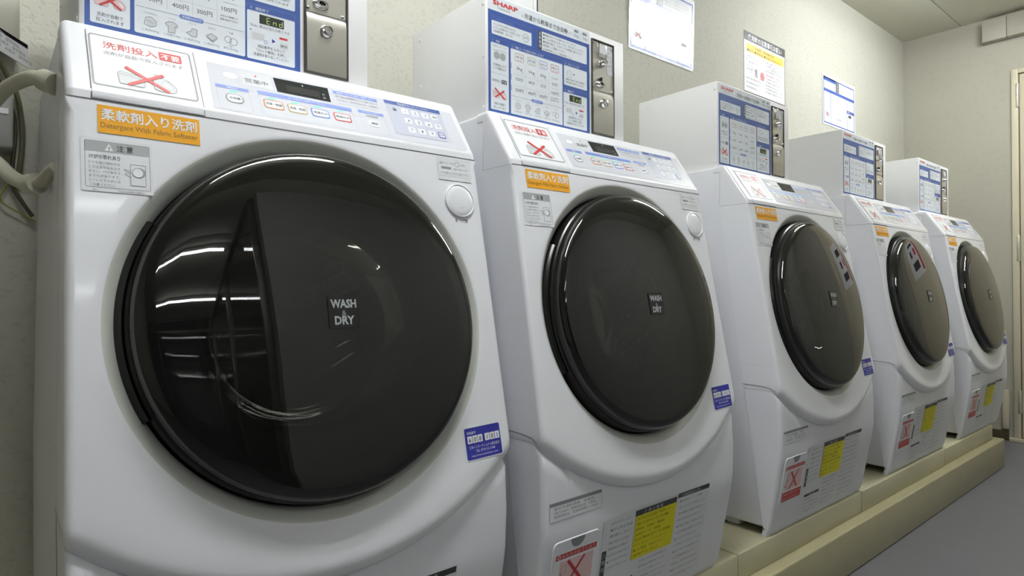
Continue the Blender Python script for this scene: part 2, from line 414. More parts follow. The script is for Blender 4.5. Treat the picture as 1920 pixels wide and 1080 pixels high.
for e, d in ((.026, 0), (.018, -.0012), (.011, -.0042), (.005, -.0095), (.0015, -.0155), (0, -.021)): rings.append([edge(t, e, d) for t in angs])
bm = bmesh.new(); VR = [[bm.verts.new(pt(t, r, d)) for t, (r, d) in zip(angs, ring)] for ring in rings]
VR.append([bm.verts.new((v.co.x, yjoint(v.co.z), v.co.z)) for v in VR[-1]])
n = len(angs)
for A, B in zip(VR, VR[1:]):
    for i in range(n): bm.faces.new((A[i], B[i], B[(i+1) % n], A[(i+1) % n]))
bmesh.ops.recalc_face_normals(bm, faces=bm.faces[:])
for f in bm.faces:
    if all(((v.co-FRONT(*DC)).length < .281) for v in f.verts): f.material_index = 1
bmesh.ops.reverse_faces(bm, faces=bm.faces[:]) if FRONT.N.dot(max(bm.faces, key=lambda f: f.calc_area()).normal) < 0 else None
finish('front_panel', bm, [WHITE, RING], W, 45)

# lower panel: arc-topped plate under the front panel, undercut towards the foot
def ylow(z):
    if z > -.62: return -.199-(.006)*min(1, (-.50-z)/.12)
    if z > -.695: return -.205
    return -.205+KL*(-.70-z)+.0009*max(0, 1-abs(z+.70)/.03)
def topz(x):
    q = (x-DC[0]); R = .4935-.004
    v = DC[1]+.1315-math.sqrt(max(R*R-q*q, 0)); e = max(0, min(1, (abs(q)-.20)/.08)); return v/LF+.004, .07*e*e*(3-2*e)
bm = bmesh.new(); NX, NZ = 44, 20; grid = []
xl, xr = -.0188, .615
for i in range(NX+1):
    u = i/NX
    if i <= 5: ex = .012*(1-math.cos(math.pi/2*i/5)); x = xl+ex; dy = .012*(1-math.sin(math.pi/2*i/5))
    elif i >= NX-5: j = NX-i; ex = .012*(1-math.cos(math.pi/2*j/5)); x = xr-ex; dy = .012*(1-math.sin(math.pi/2*j/5))
    else: x = xl+.012+(xr-xl-.024)*(i-5)/(NX-10); dy = 0
    za, up_ = topz(min(max(x, -.02), .61)); zt = za+up_; col = []
    for k in range(NZ+1):
        z = zt+(-.92-zt)*k/NZ; taper = max(0, min(1, (-.62-z)/.3))
        xx = x-.004*taper if x < .3 else x-.014*taper
        yy = ylow(z)+dy; zz = z
        if k == NZ: yy += .006
        yy += .03*max(0, min(1, (z-za+.010)/.02))*(1 if up_ > .002 else 0)
        col.append(bm.verts.new((xx, yy, zz)))
    grid.append(col)
for A, B in zip(grid, grid[1:]):
    for k in range(NZ): bm.faces.new((A[k], B[k], B[k+1], A[k+1]))
for col in (grid[0], grid[-1]):
    bk = [bm.verts.new((v.co.x, yjoint(v.co.z), v.co.z if k < NZ else -.905)) for k, v in enumerate(col)]
    for k in range(NZ): bm.faces.new((col[k], col[k+1], bk[k+1], bk[k]))
    if col is grid[0]: bl = bk[-1]
    else: br = bk[-1]
bm.faces.new([c[-1] for c in grid]+[br, bl])
bmesh.ops.recalc_face_normals(bm, faces=bm.faces[:])
finish('lower_panel', bm, WHITE2, W, 45)

SIDE = Plane((-.0192, 0, 0), (0, -1, 0), (0, 0, 1), (-1, 0, 0))
d = Deco(); d.path([(.096, -.5075), (.150, -.5090), (.176, -.5120), (.190, -.5200)], .0012, SEAM, 0); d.build('side_seam', SIDE, W, base=.0012)
# control panel: slanted prism over the ridge
def arc(cy, cz, r, a0, a1, k=6): return [(cy+r*math.cos(math.radians(a0+(a1-a0)*i/k)), cz+r*math.sin(math.radians(a0+(a1-a0)*i/k))) for i in range(k+1)]
ridge = arc(-.0965, .0070, .012, 169.4, 146.5, 6); tp = arc(-.0282, .1065, .014, 146.5, 90, 5)
prof = [(-.02, .0004), (-.1099, .0004)]+ridge+tp+[(-.001, .1205), (-.001, .100), (-.02, .10)]
bm = bmesh.new(); add_prism(bm, prof, -.0100, .6165)
es = [e for e in bm.edges if abs(e.verts[0].co.x-e.verts[1].co.x) < 1e-6 and not all(v.co.z < .001 for v in e.verts) and not all(v.co.y > -.0201 for v in e.verts)]
bmesh.ops.bevel(bm, geom=es, offset=.009, segments=4, affect='EDGES', profile=.5)
CP = finish('control_panel', bm, WHITE, W, 40)
d = Deco()
d.rect(-.010, -.0006, .613, .0006, SEAM, 0)
d.rect(.0163, .0005, .0172, .0095, SEAM, 0); d.rect(.1479, .0005, .1488, .0095, SEAM, 0)
d.build('panel_seam', FRONT, W, base=.0006)
rev('top_knob', Plane((.50, .03, .118), (1, 0, 0), (0, 1, 0), (0, 0, 1)), 0, 0, [(.011, 0), (.011, .012), (.008, .018), (0, .019)], P_GREY, W, 16)

# printed overlay sheet
d = Deco()
d.poly([(.1640, .0195), (.1615, .0215), (.1655, .1178), (.600, .1190), (.602, .0240), (.598, .0190)], OVERLAY, 0)
d.rect(.2100, .0820, .2560, .1125, P_LGREY, 1, .0015); d.text('営業中', .2330, .0895, .0105, P_TEXT, 2, .034, 'c'); d.circ(.2335, .1065, .0018, P_RED, 2)
d.rect(.1704, .0662, .2172, .0725, P_LBLUE, 1); d.text('運転前に', .194, .0675, .0042, P_WHITE, 2, None, 'c')
d.frame(.1708, .0215, .2168, .0660, .0004, P_GREY, 1, .004)
d.rect(.2303, .0673, .3836, .0752, P_LBLUE, 1); d.text('コースボタンを押してください', .307, .0692, .0044, P_WHITE, 2, None, 'c')
d.frame(.2307, .0230, .3832, .0671, .0004, P_GREY, 1, .004)
d.rect(.3600, .1050, .4412, .1125, P_LBLUE, 1); d.text('運転終了後に忘れ物をご確認ください', .4006, .1070, .0040, P_WHITE, 2, .07, 'c')
for i, s_ in enumerate(('終了後は洗濯物をすぐに取り出して', 'ください。次の方のため、お早めに')): d.text(s_, .362, .0975-.0085*i, .0046, P_TEXT, 2, .078)
d.line(.360, .083, .4412, .083, .0004, P_GREY, 1)
d.rect(.3955, .0700, .4432, .0765, P_LBLUE, 1); d.text('ドアロック解除', .419, .0714, .0042, P_WHITE, 2, None, 'c')
d.rect(.4085, .0632, .4305, .0668, P_MGREY, 2, .0008)
d.frame(.3960, .0240, .4428, .0698, .0004, P_GREY, 1, .004)
for x, y in ((.1945, .0620), (.2500, .0625), (.2860, .0625), (.3235, .0632), (.3610, .0632)): d.rect(x-.006, y-.0012, x+.006, y+.0012, P_MINT, 2, .0008)
d.circ(.1951, .0964, .0065, P_WHITE, 1, 20, 1.6)
d.build('overlay_sheet', SLANT, CP)
d = Deco()
d.poly([(.2625, .0810), (.2615, .1128), (.3520, .1148), (.3500, .0812)], DISPLAY, 1)
d.poly([(.279, .086), (.278, .101), (.334, .1015), (.333, .0865)], mat('display_window', (58, 58, 58), .1), 2)
d.text('分', .338, .094, .005, P_GREY, 3); d.text('残', .338, .086, .005, P_GREY, 3)
d.path([(.3065, .1085), (.3085, .1068), (.3065, .1050)], .0010, P_WHITE, 3)
d.build('display', SLANT, CP)
d = Deco(); d.poly([(.4560, .0335), (.4565, .1170), (.5738, .1180), (.5740, .1170), (.5690, .0395), (.5600, .0345)], KEYPADBG, 1)
d.poly([(.4560, .1085), (.4560, .1172), (.5738, .1182), (.5735, .1082)], P_BLUE, 2); d.text('暗証番号を入力してください', .515, .1108, .0048, P_WHITE, 3, .065, 'c')
d.frame(.4567, .0342, .5732, .1080, .0004, P_GREY, 2, .003)
d.rect(.4685, .0925, .4755, .0975, P_TEXT, 3); d.ring(.472, .0980, .0028, .0008, P_TEXT, 3)
d.build('keypad_sheet', SLANT, CP)
def raised(name, x, y, w_, h_, face, edge, txt, th, txtm=P_TEXT, r=.002, parent=CP, H=.0009):
    d = Deco(); A = Deco.rr(x-w_/2, y-h_/2, x+w_/2, y+h_/2, r); B = Deco.rr(x-w_/2+.0008, y-h_/2+.0008, x+w_/2-.0008, y+h_/2-.0008, r)
    bm = bmesh.new(); a = [bm.verts.new(SLANT(*p, .0004)) for p in A]; b = [bm.verts.new(SLANT(*p, H)) for p in B]; k = len(A)
    bm.faces.new(b)
    for i in range(k):
        f = bm.faces.new((a[i], a[(i+1) % k], b[(i+1) % k], b[i])); f.material_index = 1
    mats = [face, edge]
    if edge is not face:
        C = Deco.rr(x-w_/2+.0020, y-h_/2+.0020, x+w_/2-.0020, y+h_/2-.0020, r*.8); c = [bm.verts.new(SLANT(*p, H+.0001)) for p in C]
        for i in range(k):
            f = bm.faces.new((b[i], b[(i+1) % k], c[(i+1) % k], c[i])); f.material_index = 1
    mats.append(txtm)
    for j, s_ in enumerate(txt):
        vs, fs, a0, a1 = glyphs(s_, 0.01); kx = min(th, (w_*.8)/(a1-a0)); wd = (a1-a0)*kx
        oy = y-th*.35+(len(txt)-1)*th*.6-j*th*1.2
        V = [bm.verts.new(SLANT(x-wd/2+(vx-a0)*kx, oy+vy*th, H+.0004)) for vx, vy in vs]
        for q in fs:
            try: f = bm.faces.new([V[i] for i in q]); f.material_index = 2
            except ValueError: pass
    for f in bm.faces:
        f.normal_update()
        if f.normal.dot(SLANT.N) < 0: f.normal_flip()
    return finish(name, bm, mats, parent, None)
PBTN = mat('button_face', (224, 226, 232), .3, coat=.3)
raised('button', .1940, .0470, .026, .020, PBTN, P_MGREY, ['お洗濯'], .005, r=.0095)
for x, m, t in ((.2508, P_ORANGE, '洗濯・乾燥'), (.2872, P_SAND, '洗濯・乾燥'), (.3243, P_LBLUE, '洗濯のみ'), (.3620, P_RED, '乾燥のみ')):
    raised('button', x, .0490, .0300, .0190, PBTN, m, [t], .0058, r=.004)
raised('button', .4190, .0475, .0235, .0150, PBTN, PBTN, ['解除'], .0058, r=.007)
for r_, row in enumerate((('1', '2', '3', '取消'), ('4', '5', '6', '0'), ('7', '8', '9', '決定'))):
    for c_, k in enumerate(row):
        x = (.4930, .5140, .5355, .5555)[c_]; y = (.0952, .0720, .0497)[r_]
        raised('key', x, y, .0150, .0150, PBTN, P_DBLUE if k == '決定' else PBTN, [k], .0080 if len(k) == 1 else .0048, r=.002)

# detergent drawer lid with its warning plate
bm = bmesh.new()
lidp = [(-.1165, -.0035)]
def sp(v, dd): p = SLANT(0, v, dd); return (p.y, p.z)
prof = [(-.104, .0012), (-.1105, .0012), (-.1113, .0020)]+arc(-.0965, .0070, .0132, 169.4, 146.5, 6)+[sp(.126, .0012), sp(.1275, .0006), sp(.1275, -.004), sp(.02, -.006)]
add_prism(bm, prof, .0175, .1478, .0004, 1); LID = finish('drawer_lid', bm, WHITE, W, 40)
for q in ((.0163, .0165, .0172, .131), (.1479, .0165, .1488, .131)):
    d = Deco(); d.rect(*q, SEAM, 0); d.build('lid_seam', SLANT, W, base=.0005)
def no_detergent(d, x0, y0, k, lay, text=True, tone=P_LGREY):
    """box and bottle crossed out; k = width"""
    d.poly([(x0+.02*k, y0+.02*k), (x0, y0+.30*k), (x0+.05*k, y0+.36*k), (x0+.42*k, y0+.28*k), (x0+.44*k, y0+.05*k), (x0+.40*k, y0)], tone, lay)
    d.path([(x0+.02*k, y0+.02*k), (x0, y0+.30*k), (x0+.05*k, y0+.36*k), (x0+.42*k, y0+.28*k), (x0+.44*k, y0+.05*k), (x0+.40*k, y0)], .010*k, P_MGREY, lay+1, True)
    d.line(x0+.02*k, y0+.28*k, x0+.42*k, y0+.21*k, .008*k, P_MGREY, lay+1)
    bot = [(x0+.60*k, y0+.02*k), (x0+.58*k, y0+.22*k), (x0+.62*k, y0+.33*k), (x0+.72*k, y0+.36*k), (x0+.86*k, y0+.30*k), (x0+.98*k, y0+.15*k), (x0+.98*k, y0+.04*k), (x0+.90*k, y0-.02*k), (x0+.7*k, y0-.02*k)]
    d.poly(bot, tone, lay); d.path(bot, .010*k, P_MGREY, lay+1, True)
    d.poly([(x0+.78*k, y0+.25*k), (x0+.90*k, y0+.13*k), (x0+.88*k, y0+.07*k), (x0+.76*k, y0+.2*k)], P_WHITE, lay+1)
    d.rect(x0+.62*k, y0+.36*k, x0+.72*k, y0+.44*k, tone, lay); d.frame(x0+.62*k, y0+.36*k, x0+.72*k, y0+.44*k, .008*k, P_MGREY, lay+1)
    d.line(x0+.14*k, y0+.50*k, x0+.84*k, y0-.02*k, .072*k, P_RED, lay+2); d.line(x0+.16*k, y0+.01*k, x0+.78*k, y0+.44*k, .072*k, P_RED, lay+3)
d = Deco()
d.rect(.0190, .0250, .1430, .1245, P_WHITE, 0, .005); d.frame(.0190, .0250, .1430, .1245, .0023, P_MGREY, 1, .005)
d.text('洗剤投入', .0345, .1000, .0150, P_RED, 2, .0650, bold=.004); d.rect(.1015, .0975, .1300, .1145, P_RED, 2, .002); d.text('不要', .1157, .1005, .0125, P_WHITE, 3, .0240, 'c', bold=.015)
d.text('洗剤が自動で投入されます', .0345, .0870, .0078, P_MGREY, 2, .0960)
no_detergent(d, .0480, .0335, .0700, 2)
d.build('warning_plate', SLANT, LID, base=.0014)

# amber softener label, caution label, door label
d = Deco()
d.rect(.0225, fz(-.0425), .1405, fz(-.0060), P_YELLOW, 0)
d.text('柔軟剤入り洗剤', .0260, fz(-.0240), .0165, P_WHITE, 2, .1110, bold=.018)
d.text('Detergent With Fabric Softener', .0255, fz(-.0355), .0098, mat('print_brown', (150, 108, 20), .5), 1, .1120, bold=.012)
d.build('softener_label', FRONT, W, base=.0008)
d = Deco()
d.rect(.0040, fz(-.1185), .0815, fz(-.0500), mat('label_film', (226, 228, 232), .38), 0, .002)
d.frame(.0080, fz(-.1135), .0785, fz(-.0540), .0006, P_MGREY, 1, .002); d.rect(.0083, fz(-.0675), .0782, fz(-.0543), P_GREY, 1)
d.poly([(.0290, fz(-.0660)), (.0385, fz(-.0660)), (.0337, fz(-.0565))], P_WHITE, 2); d.text('!', .0337, fz(-.0653), .007, P_DARK, 3, None, 'c', bold=.02)
d.text('注 意', .0420, fz(-.0648), .0092, P_DARK, 2, .0180, bold=.012); d.text('けがの恐れあり', .0125, fz(-.0765), .0062, P_TEXT, 2, .0330, bold=.008)
for i, s_ in enumerate(('ドアを開け閉めする', 'ときは手や指をはさ', 'まない。けがをする', 'おそれがあります。', 'とくにお子さまには', 'ご注意ください。')): d.text(s_, .0120, fz(-.0836)-.0057*i, .0042, P_MGREY, 2, .0330 if i < 5 else .0275)
d.rect(.0560, fz(-.1080), .0735, fz(-.0800), mat('label_film', (226, 228, 232), .38), 1, .001); d.frame(.0560, fz(-.1080), .0735, fz(-.0800), .0006, P_MGREY, 2, .001)
d.circ(.0665, fz(-.0905), .0070, P_GREY, 2); d.circ(.0645, fz(-.0905), .0062, P_WHITE, 3); d.ring(.0645, fz(-.0905), .0064, .0005, P_MGREY, 4)
d.path([(.0570, fz(-.0890)), (.0490, fz(-.0870)), (.0570, fz(-.0920)), (.0500, fz(-.0930)), (.0570, fz(-.0975))], .0005, P_MGREY, 3)
d.text('-ES1-', .0150, fz(-.1176), .0034, P_MGREY, 1); d.text('TCAUA4081QBRO', .0420, fz(-.1176), .0034, P_MGREY, 1, .0290)
d.build('caution_label', FRONT, W, base=.0008)
d = Deco()
d.rect(.5290, fz(-.0450), .5990, fz(-.0050), mat('label_film', (226, 228, 232), .38), 0, .001); d.frame(.5290, fz(-.0450), .5990, fz(-.0050), .0004, P_LGREY, 1, .001)
d.text('途中でドアを', .5330, fz(-.0165), .0060, P_MGREY, 1, .0310); d.ring(.5710, fz(-.0140), .0048, .0006, P_TEXT, 1); d.text('を押し', .5775, fz(-.0165), .0050, P_MGREY, 1)
d.rect(.5360, fz(-.0250), .5570, fz(-.0205), P_MGREY, 1); d.text('、操作が変わります', .5585, fz(-.0250), .0046, P_MGREY, 1, .0360)
d.text('ドアを開けるときはご注意ください', .5340, fz(-.0340), .0050, P_MGREY, 1, .0610); d.line(.5310, fz(-.0375), .5970, fz(-.0375), .0004, P_GREY, 1)
d.build('door_open_label', FRONT, W, base=.0008)
d = Deco(); d.text('扉・ドア開', .5670, fz(-.1205), .0075, P_TEXT, 1, .0270, 'c'); d.build('button_caption', FRONT, W, base=.0006)
BTN = rev('open_button', FRONT, .5680, fz(-.0815), [(.0315, .0002), (.0312, .003), (.0295, .0038), (.0282, .0022), (.0270, .0030), (.0200, .0042), (0, .0048)], WHITE, W, 40)
d = Deco(); d.poly([(.5640, fz(-.0930)), (.5720, fz(-.0930)), (.5680, fz(-.0865))], P_LGREY, 0); d.rect(.5640, fz(-.0955), .5720, fz(-.0940), P_LGREY, 0); d.build('open_mark', FRONT, BTN, base=.0044)
# blue number sticker
SV = Plane(FRONT(.560, fz(-.4975)), (1, 0, .025), FRONT.V+Vector((-.025, 0, 0)), FRONT.N)
d = Deco()
d.rect(-.0385, -.0275, .0385, .0275, P_WHITE, 0, .003); d.rect(-.0370, -.0260, .0370, .0260, P_DBLUE, 1, .003)
d.text('管理番号', -.0325, .0155, .0052, P_WHITE, 2, .0180)
for i, c in enumerate('608101'):
    x = -.0325+i*.0107+(.0040 if i > 2 else 0); d.rect(x, .0005, x+.0096, .0125, P_WHITE, 2); d.text(c, x+.0048, .0025, .0105, P_DARK, 3, None, 'c', bold=.012)
d.text('三幸インターナショナル株式会社', -.0310, -.0085, .0056, P_WHITE, 2, .0640); d.text('TEL 0773-22-2708', -.0180, -.0150, .0052, P_WHITE, 2, .0400); d.text('http://www.sankointer.com/', -.0280, -.0215, .0042, P_WHITE, 2, .0560)
d.build('number_sticker', SV, W, base=.0008)
# rating label and the printed notices low down
d = Deco()
d.rect(-.0050, .0380, .1340, .0720, mat('label_film', (226, 228, 232), .38), 0, .002); d.frame(-.0050, .0380, .1340, .0720, .0005, P_MGREY, 2, .002); d.rect(-.0050, .0655, .1340, .0720, P_MGREY, 1)
for i, s_ in enumerate(('電気洗濯乾燥機　業務用', '100V 50/60Hz　標準使用水量　洗濯6kg', '乾燥容量3kg　定格消費電力 1180W')): d.text(s_, .006, .0585-.0072*i, .0055, P_MGREY, 2, .105+.006*i)
d.build('rating_label', LOWTOP, W, base=.0008)
bm = bmesh.new(); FC = [LOWER(*p, .0002) for p in Deco.rr(.004, lz(-.845), .130, lz(-.701), .012)]; FD = [LOWER(*p, .0022) for p in Deco.rr(.0055, lz(-.8435), .1285, lz(-.7025), .011)]
a = [bm.verts.new(p) for p in FC]; b = [bm.verts.new(p) for p in FD]; bm.faces.new(b)
for i in range(len(a)): bm.faces.new((a[i], a[(i+1) % len(a)], b[(i+1) % len(a)], b[i]))
bmesh.ops.recalc_face_normals(bm, faces=bm.faces[:]); FCO = finish('filter_cover', bm, WHITE2, W, 40)
d = Deco(); nn = 14
d.poly([(.068+.019*math.cos(math.pi+math.pi*i/nn), lz(-.7025)+.019*math.sin(math.pi+math.pi*i/nn)) for i in range(nn+1)], P_MGREY, 0); d.build('finger_notch', LOWER, FCO, base=.0024)
d = Deco()
d.rect(.0120, lz(-.8300), .1260, lz(-.7240), P_WHITE, 0); d.rect(.0140, lz(-.7370), .1230, lz(-.7265), P_RED, 1); d.circ(.0220, lz(-.7318), .0042, P_WHITE, 2); d.circ(.0220, lz(-.7318), .0026, P_RED, 3)
d.text('水もれのおそれあり', .0285, lz(-.7350), .0085, P_PINK, 2, .0900, bold=.01)
d.rect(.0140, lz(-.8270), .1230, lz(-.8000), P_RED, 1); d.text('運転中は開けないで', .0190, lz(-.8110), .0085, P_PINK, 2, .0990); d.text('開けると水がこぼれます', .0190, lz(-.8225), .0070, P_PINK, 2, .0900)
d.rect(.0260, lz(-.7950), .1160, lz(-.7420), P_PINK, 1); d.frame(.0300, lz(-.7660), .0440, lz(-.7500), .0008, P_MGREY, 2); d.path([(.0320, lz(-.7660)), (.0250, lz(-.7720)), (.0230, lz(-.7830))], .0020, P_DARK, 2)
d.poly([(.0200, lz(-.7810)), (.0265, lz(-.7810)), (.0225, lz(-.7880))], P_DARK, 2); d.path([(.0350, lz(-.7920)), (.0600, lz(-.7850)), (.1000, lz(-.7900))], .0010, P_MGREY, 2)
d.line(.0470, lz(-.7440), .0900, lz(-.7930), .0065, P_RED, 3); d.line(.0910, lz(-.7430), .0470, lz(-.7930), .0045, P_RED, 4)
d.build('leak_warning', LOWER, FCO, base=.0024)
NB = [(.1410, lz(-.905)), (.1410, lz(-.692)), (.5020, lz(-.688)), (.5020, lz(-.905))]
d = Deco(); d.poly(NB, mat('notice_film', (224, 226, 230), .4), 0)
d.rect(.1450, lz(-.8110), .1580, lz(-.7570), P_DARK, 1)
for i, c in enumerate('⚠警告'): d.text(c, .1515, lz(-.7700)-.0150*i, .0105, P_LGREY, 2, None, 'c')
d.rect(.1590, lz(-.8450), .2530, lz(-.8370), P_DARK, 1); d.text('ご使用のお願い', .2060, lz(-.8440), .0066, P_LGREY, 2, None, 'c')
d.rect(.3810, lz(-.7000), .5010, lz(-.6895), P_DARK, 1); d.text('⚠乾燥運転時の注意', .3900, lz(-.6980), .0075, P_LGREY, 2, .0750)
T1 = ('必ずお守りください', '●引火物を洗濯', '乾燥しない', '食用油　美容オイルなどの付着した', '衣類は酸化熱による自然発火の', 'おそれがあります', '●ドラムが完全に', '止まるまで手を入れない')
for i, s_ in enumerate(T1): d.text(s_, .1620, lz(-.7060)-.0135*i, .0068 if i < 3 else .0056, P_MGREY, 1, .068 if i != 4 else .060)
T2 = ('●防水性のシート・衣類は', '洗い・すすぎ・脱水をしない', '異常振動で本体が倒れたり', '衣類や床の破損のおそれがあります', '●分解や修理・改造はしない', '火災や感電の原因になります', '●お子さまをドラム内に入れない', 'ドアに乗ったりぶら下がったりしない', '●５０℃以上のお湯は使用しない', '水もれや感電の原因になります', '本体に水をかけない', '●電源プラグを抜いてからお手入れする', 'ぬれた手で抜き差ししない')
for i, s_ in enumerate(T2): d.text(s_, .3900, lz(-.7110)-.0150*i, .0058, P_MGREY, 1, .104 if i % 3 else .088)
for i, s_ in enumerate(('洗濯物は詰め込みすぎないでください', 'ポケットの中の物は必ず取り出す', 'ファスナーは閉めて洗濯する', 'ペット用品は洗わないでください')): d.text(s_, .1620, lz(-.8560)-.0120*i, .0056, P_MGREY, 1, .100-.008*(i % 2))
for i, s_ in enumerate(('お問い合わせは管理者まで', '乾燥直後は衣類が熱くなります', 'やけどにご注意ください', '長時間放置しないでください', 'シワの原因になります', '次の方のためにお早めに', 'お取り出しください')): d.text(s_, .2700, lz(-.8150)-.0125*i, .0056, P_MGREY, 1, .098-.009*(i % 3))
d.build('notice_sheet', LOWER, W, base=.0006)
d = Deco(); d.rect(.2390, lz(-.8020), .3770, lz(-.7060), P_VYELLOW, 0); d.rect(.2365, lz(-.7060), .3760, lz(-.6935), P_DARK, 0); d.text('⚠ 禁 止 事 項', .2620, lz(-.7040), .0090, P_LGREY, 1, .0640)
for i, s_ in enumerate(('次のものは洗濯・乾燥しない', '油の付いた衣類', '　動物油・食用油　機械油', '　美容オイル・樹脂', '引火物の付いた衣類', '　ガソリン・シンナー', '●ゴム製品　防水シート', '　発泡ウレタン')): d.text(s_, .2430, lz(-.7160)-.0115*i, .0070 if i in (0, 1, 4) else .0060, mat('print_olive', (120, 116, 10), .5), 1, .120-.012*(i % 4))
d.build('yellow_notice', LOWER, W, base=.0016)

# round door
DOOR = rev('door', FRONT, *DC, [(.2440, -.046), (.2565, -.046), (.2572, -.010), (.2560, .0015), (.2530, .0040), (.2500, .0015), (.2490, -.012), (.166, -.020), (.160, -.050), (.158, -.052)], BLACK, W, 128)
rev('door_glass', FRONT, *DC, [(.2528, .0042), (.2523, .0130), (.2505, .0205), (.2472, .0256), (.2420, .0288), (.2330, .0310), (.2150, .0334), (.1900, .0358), (.1500, .0388), (.1000, .0414), (.0500, .0430), (0, .0435)], SMOKE, DOOR, 128)
rev('glass_bowl', FRONT, *DC, [(.1640, -.018), (.1660, -.030), (.1560, -.060), (.1400, -.110), (.1330, -.130), (.1180, -.142), (.0700, -.150), (0, -.152)], CLEAR, DOOR, 96)
rev('door_hinge', FRONT, *DC, [(.2578, -.030), (.2640, -.024), (.2665, -.0160), (.2630, -.008), (.2585, -.004), (.2575, -.012)], BLACK, DOOR, 24, a0=math.radians(148), a1=math.radians(206))
BD = FRONT(.3085, -.2890)
BP = Plane(FRONT(0, 0), FRONT.U, FRONT.V, FRONT.N)
d = Deco(); x, y = .3085, -.2850
d.rect(x-.0235, y-.0235, x+.0235, y+.0235, mat('badge_black', (14, 15, 15), .35), 0, .001)
d.text('WASH', x, y+.0060, .0165, P_GREY, 1, .0390, 'c', bold=.035); d.text('&', x, y-.0058, .0115, P_MGREY, 1, None, 'c'); d.text('DRY', x, y-.0180, .0165, P_GREY, 1, .0300, 'c', bold=.035)
d.build('badge', FRONT, DOOR, base=.0446)
DRUM = rev('drum', FRONT, *DC, [(.185, -.075), (.200, -.085), (.215, -.10), (.215, -.36), (.205, -.375), (.10, -.385), (.085, -.36), (0, -.355)], DRUMSTEEL, W, 72)
bm = bmesh.new()
for a in (35, 155, 275):
    t = math.radians(a); c = FRONT(DC[0]+.20*math.cos(t), DC[1]+.20*math.sin(t), -.115); c2 = FRONT(DC[0]+.20*math.cos(t), DC[1]+.20*math.sin(t), -.35)
    tube('lifter', [c, (c+c2)/2, c2], .022, mat('lifter_grey', (150, 152, 150), .4), DRUM, 10, 2)
bm = bmesh.new()                                  # drum perforations: dark dots round the wall
for row in range(9):
    for i in range(48):
        t = 2*math.pi*(i+.5*(row % 2))/48; dd = -.125-.026*row
        c = FRONT(DC[0]+.2140*math.cos(t), DC[1]+.2140*math.sin(t), dd); ax = FRONT.N; tg = FRONT.U*-math.sin(t)+FRONT.V*math.cos(t)
        bm.faces.new([bm.verts.new(c+ax*.0035*math.cos(q*math.pi/3)+tg*.0035*math.sin(q*math.pi/3)) for q in range(6)])
ho = finish('perforations', bm, SOFTBLACK, DRUM, None); ho['kind'] = 'stuff'
rev('tub_gasket', FRONT, *DC, [(.257, -.047), (.225, -.055), (.205, -.070), (.186, -.074)], SOFTBLACK, W, 64)

for o in list(W.children):
    def shift(q):
        q.data.transform(Matrix.Translation((0, 0, ZB)))
        for ch in q.children: shift(ch)
    shift(o)

# ------------------------------------------------------------------ coin box (built once)
B = thing('coin_box', 'x', 'coin box')
box('case', (.0135, .4525, 0, .292, .1185, .3785), COINBOX, B, .003, 2)
FACE = Plane((0, 0, 0), (1, 0, 0), (0, 0, 1), (0, -1, 0))
d = Deco(); SHEET = mat('sheet_grey', (220, 226, 232), .4)
d.rect(.0195, .1300, .3275, .3745, SHEET, 0)
d.rect(.0205, .1310, .3265, .3450, P_BLUE, 1)
d.text('SHARP', .0330, .3585, .0125, P_RED, 2, .0690, bold=.035)
d.text('洗濯乾燥機', .0460, .3510, .0048, P_GREY, 2, .034)
d.text('- 洗濯から乾燥まで全自動 -', .1130, .3520, .0125, P_TEXT, 2, .1480, bold=.006)
d.rect(.2760, .3625, .2890, .3680, P_TEXT, 2); d.rect(.3040, .3625, .3170, .3680, P_TEXT, 2); d.text('洗濯', .2825, .3635, .0042, P_PANEL, 3, None, 'c'); d.text('乾燥', .3105, .3635, .0042, P_PANEL, 3, None, 'c')
d.text('6kg', .2825, .3520, .0100, P_MGREY, 2, .0150, 'c'); d.text('3kg', .3105, .3520, .0100, P_MGREY, 2, .0150, 'c'); d.line(.2965, .3510, .2965, .3680, .0005, P_MGREY, 2)
def panel(x0, y0, x1, y1, hd=None, num=None, hx1=None):
    d.rect(x0, y0, x1, y1, P_PANEL, 2, .0025)
    if hd:
        d.frame(x0, y1-.001, hx1 or x1, y1+.0105, .0004, P_LBLUE, 2, .002)
        if num is not None:
            d.ring(x0+.006, y1+.0045, .0036, .0004, P_LBLUE, 3)
            if num: d.text(num, x0+.006, y1+.0026, .0052, P_PANEL, 3, None, 'c')
        d.text(hd, x0+.013, y1+.0022, .0056, P_LBLUE if not num else P_PANEL, 3)
panel(.0295, .2950, .1415, .3240, '洗濯物を入れる前に', '')
for i, s_ in enumerate(('ドラムの汚れが気になる方は', 'ドラム洗浄ボタンを押します', '（所要時間　約１分）')): d.text(s_, .0350, .3145-.0072*i, .0058, P_TEXT, 3, (.060, .074, .052)[i])
d.ring(.1245, .3090, .0090, .0008, P_GREEN, 3); d.text('洗浄', .1245, .3070, .0060, P_GREEN, 3, None, 'c')
panel(.1605, .2945, .3175, .3360); d.rect(.1605, .2945, .1720, .3360, P_DARK, 3, .001)
for i, c in enumerate('注意事項'): d.text(c, .1662, .3270-.0092*i, .0078, P_PANEL, 4, None, 'c')
for i, s_ in enumerate(('●運転中はドアを開けないでください', '●ドラムが完全に止まってから、取り出してください', '●故障の際は、フタやドアを無理に開けないで', '　管理者へご連絡ください。')): d.text(s_, .1760, .3280-.0078*i, .0060, P_TEXT, 3, (.105, .128, .125, .070)[i])
d.text('※洗濯容量６ｋｇ・乾燥容量３ｋｇ', .1760, .2970, .0040, P_TEXT, 3, .09)
panel(.0270, .1370, .0755, .2775, '準備', '1')
d.text('洗濯物を入れてドアを', .0310, .2695, .0040, P_MGREY, 3, .038)
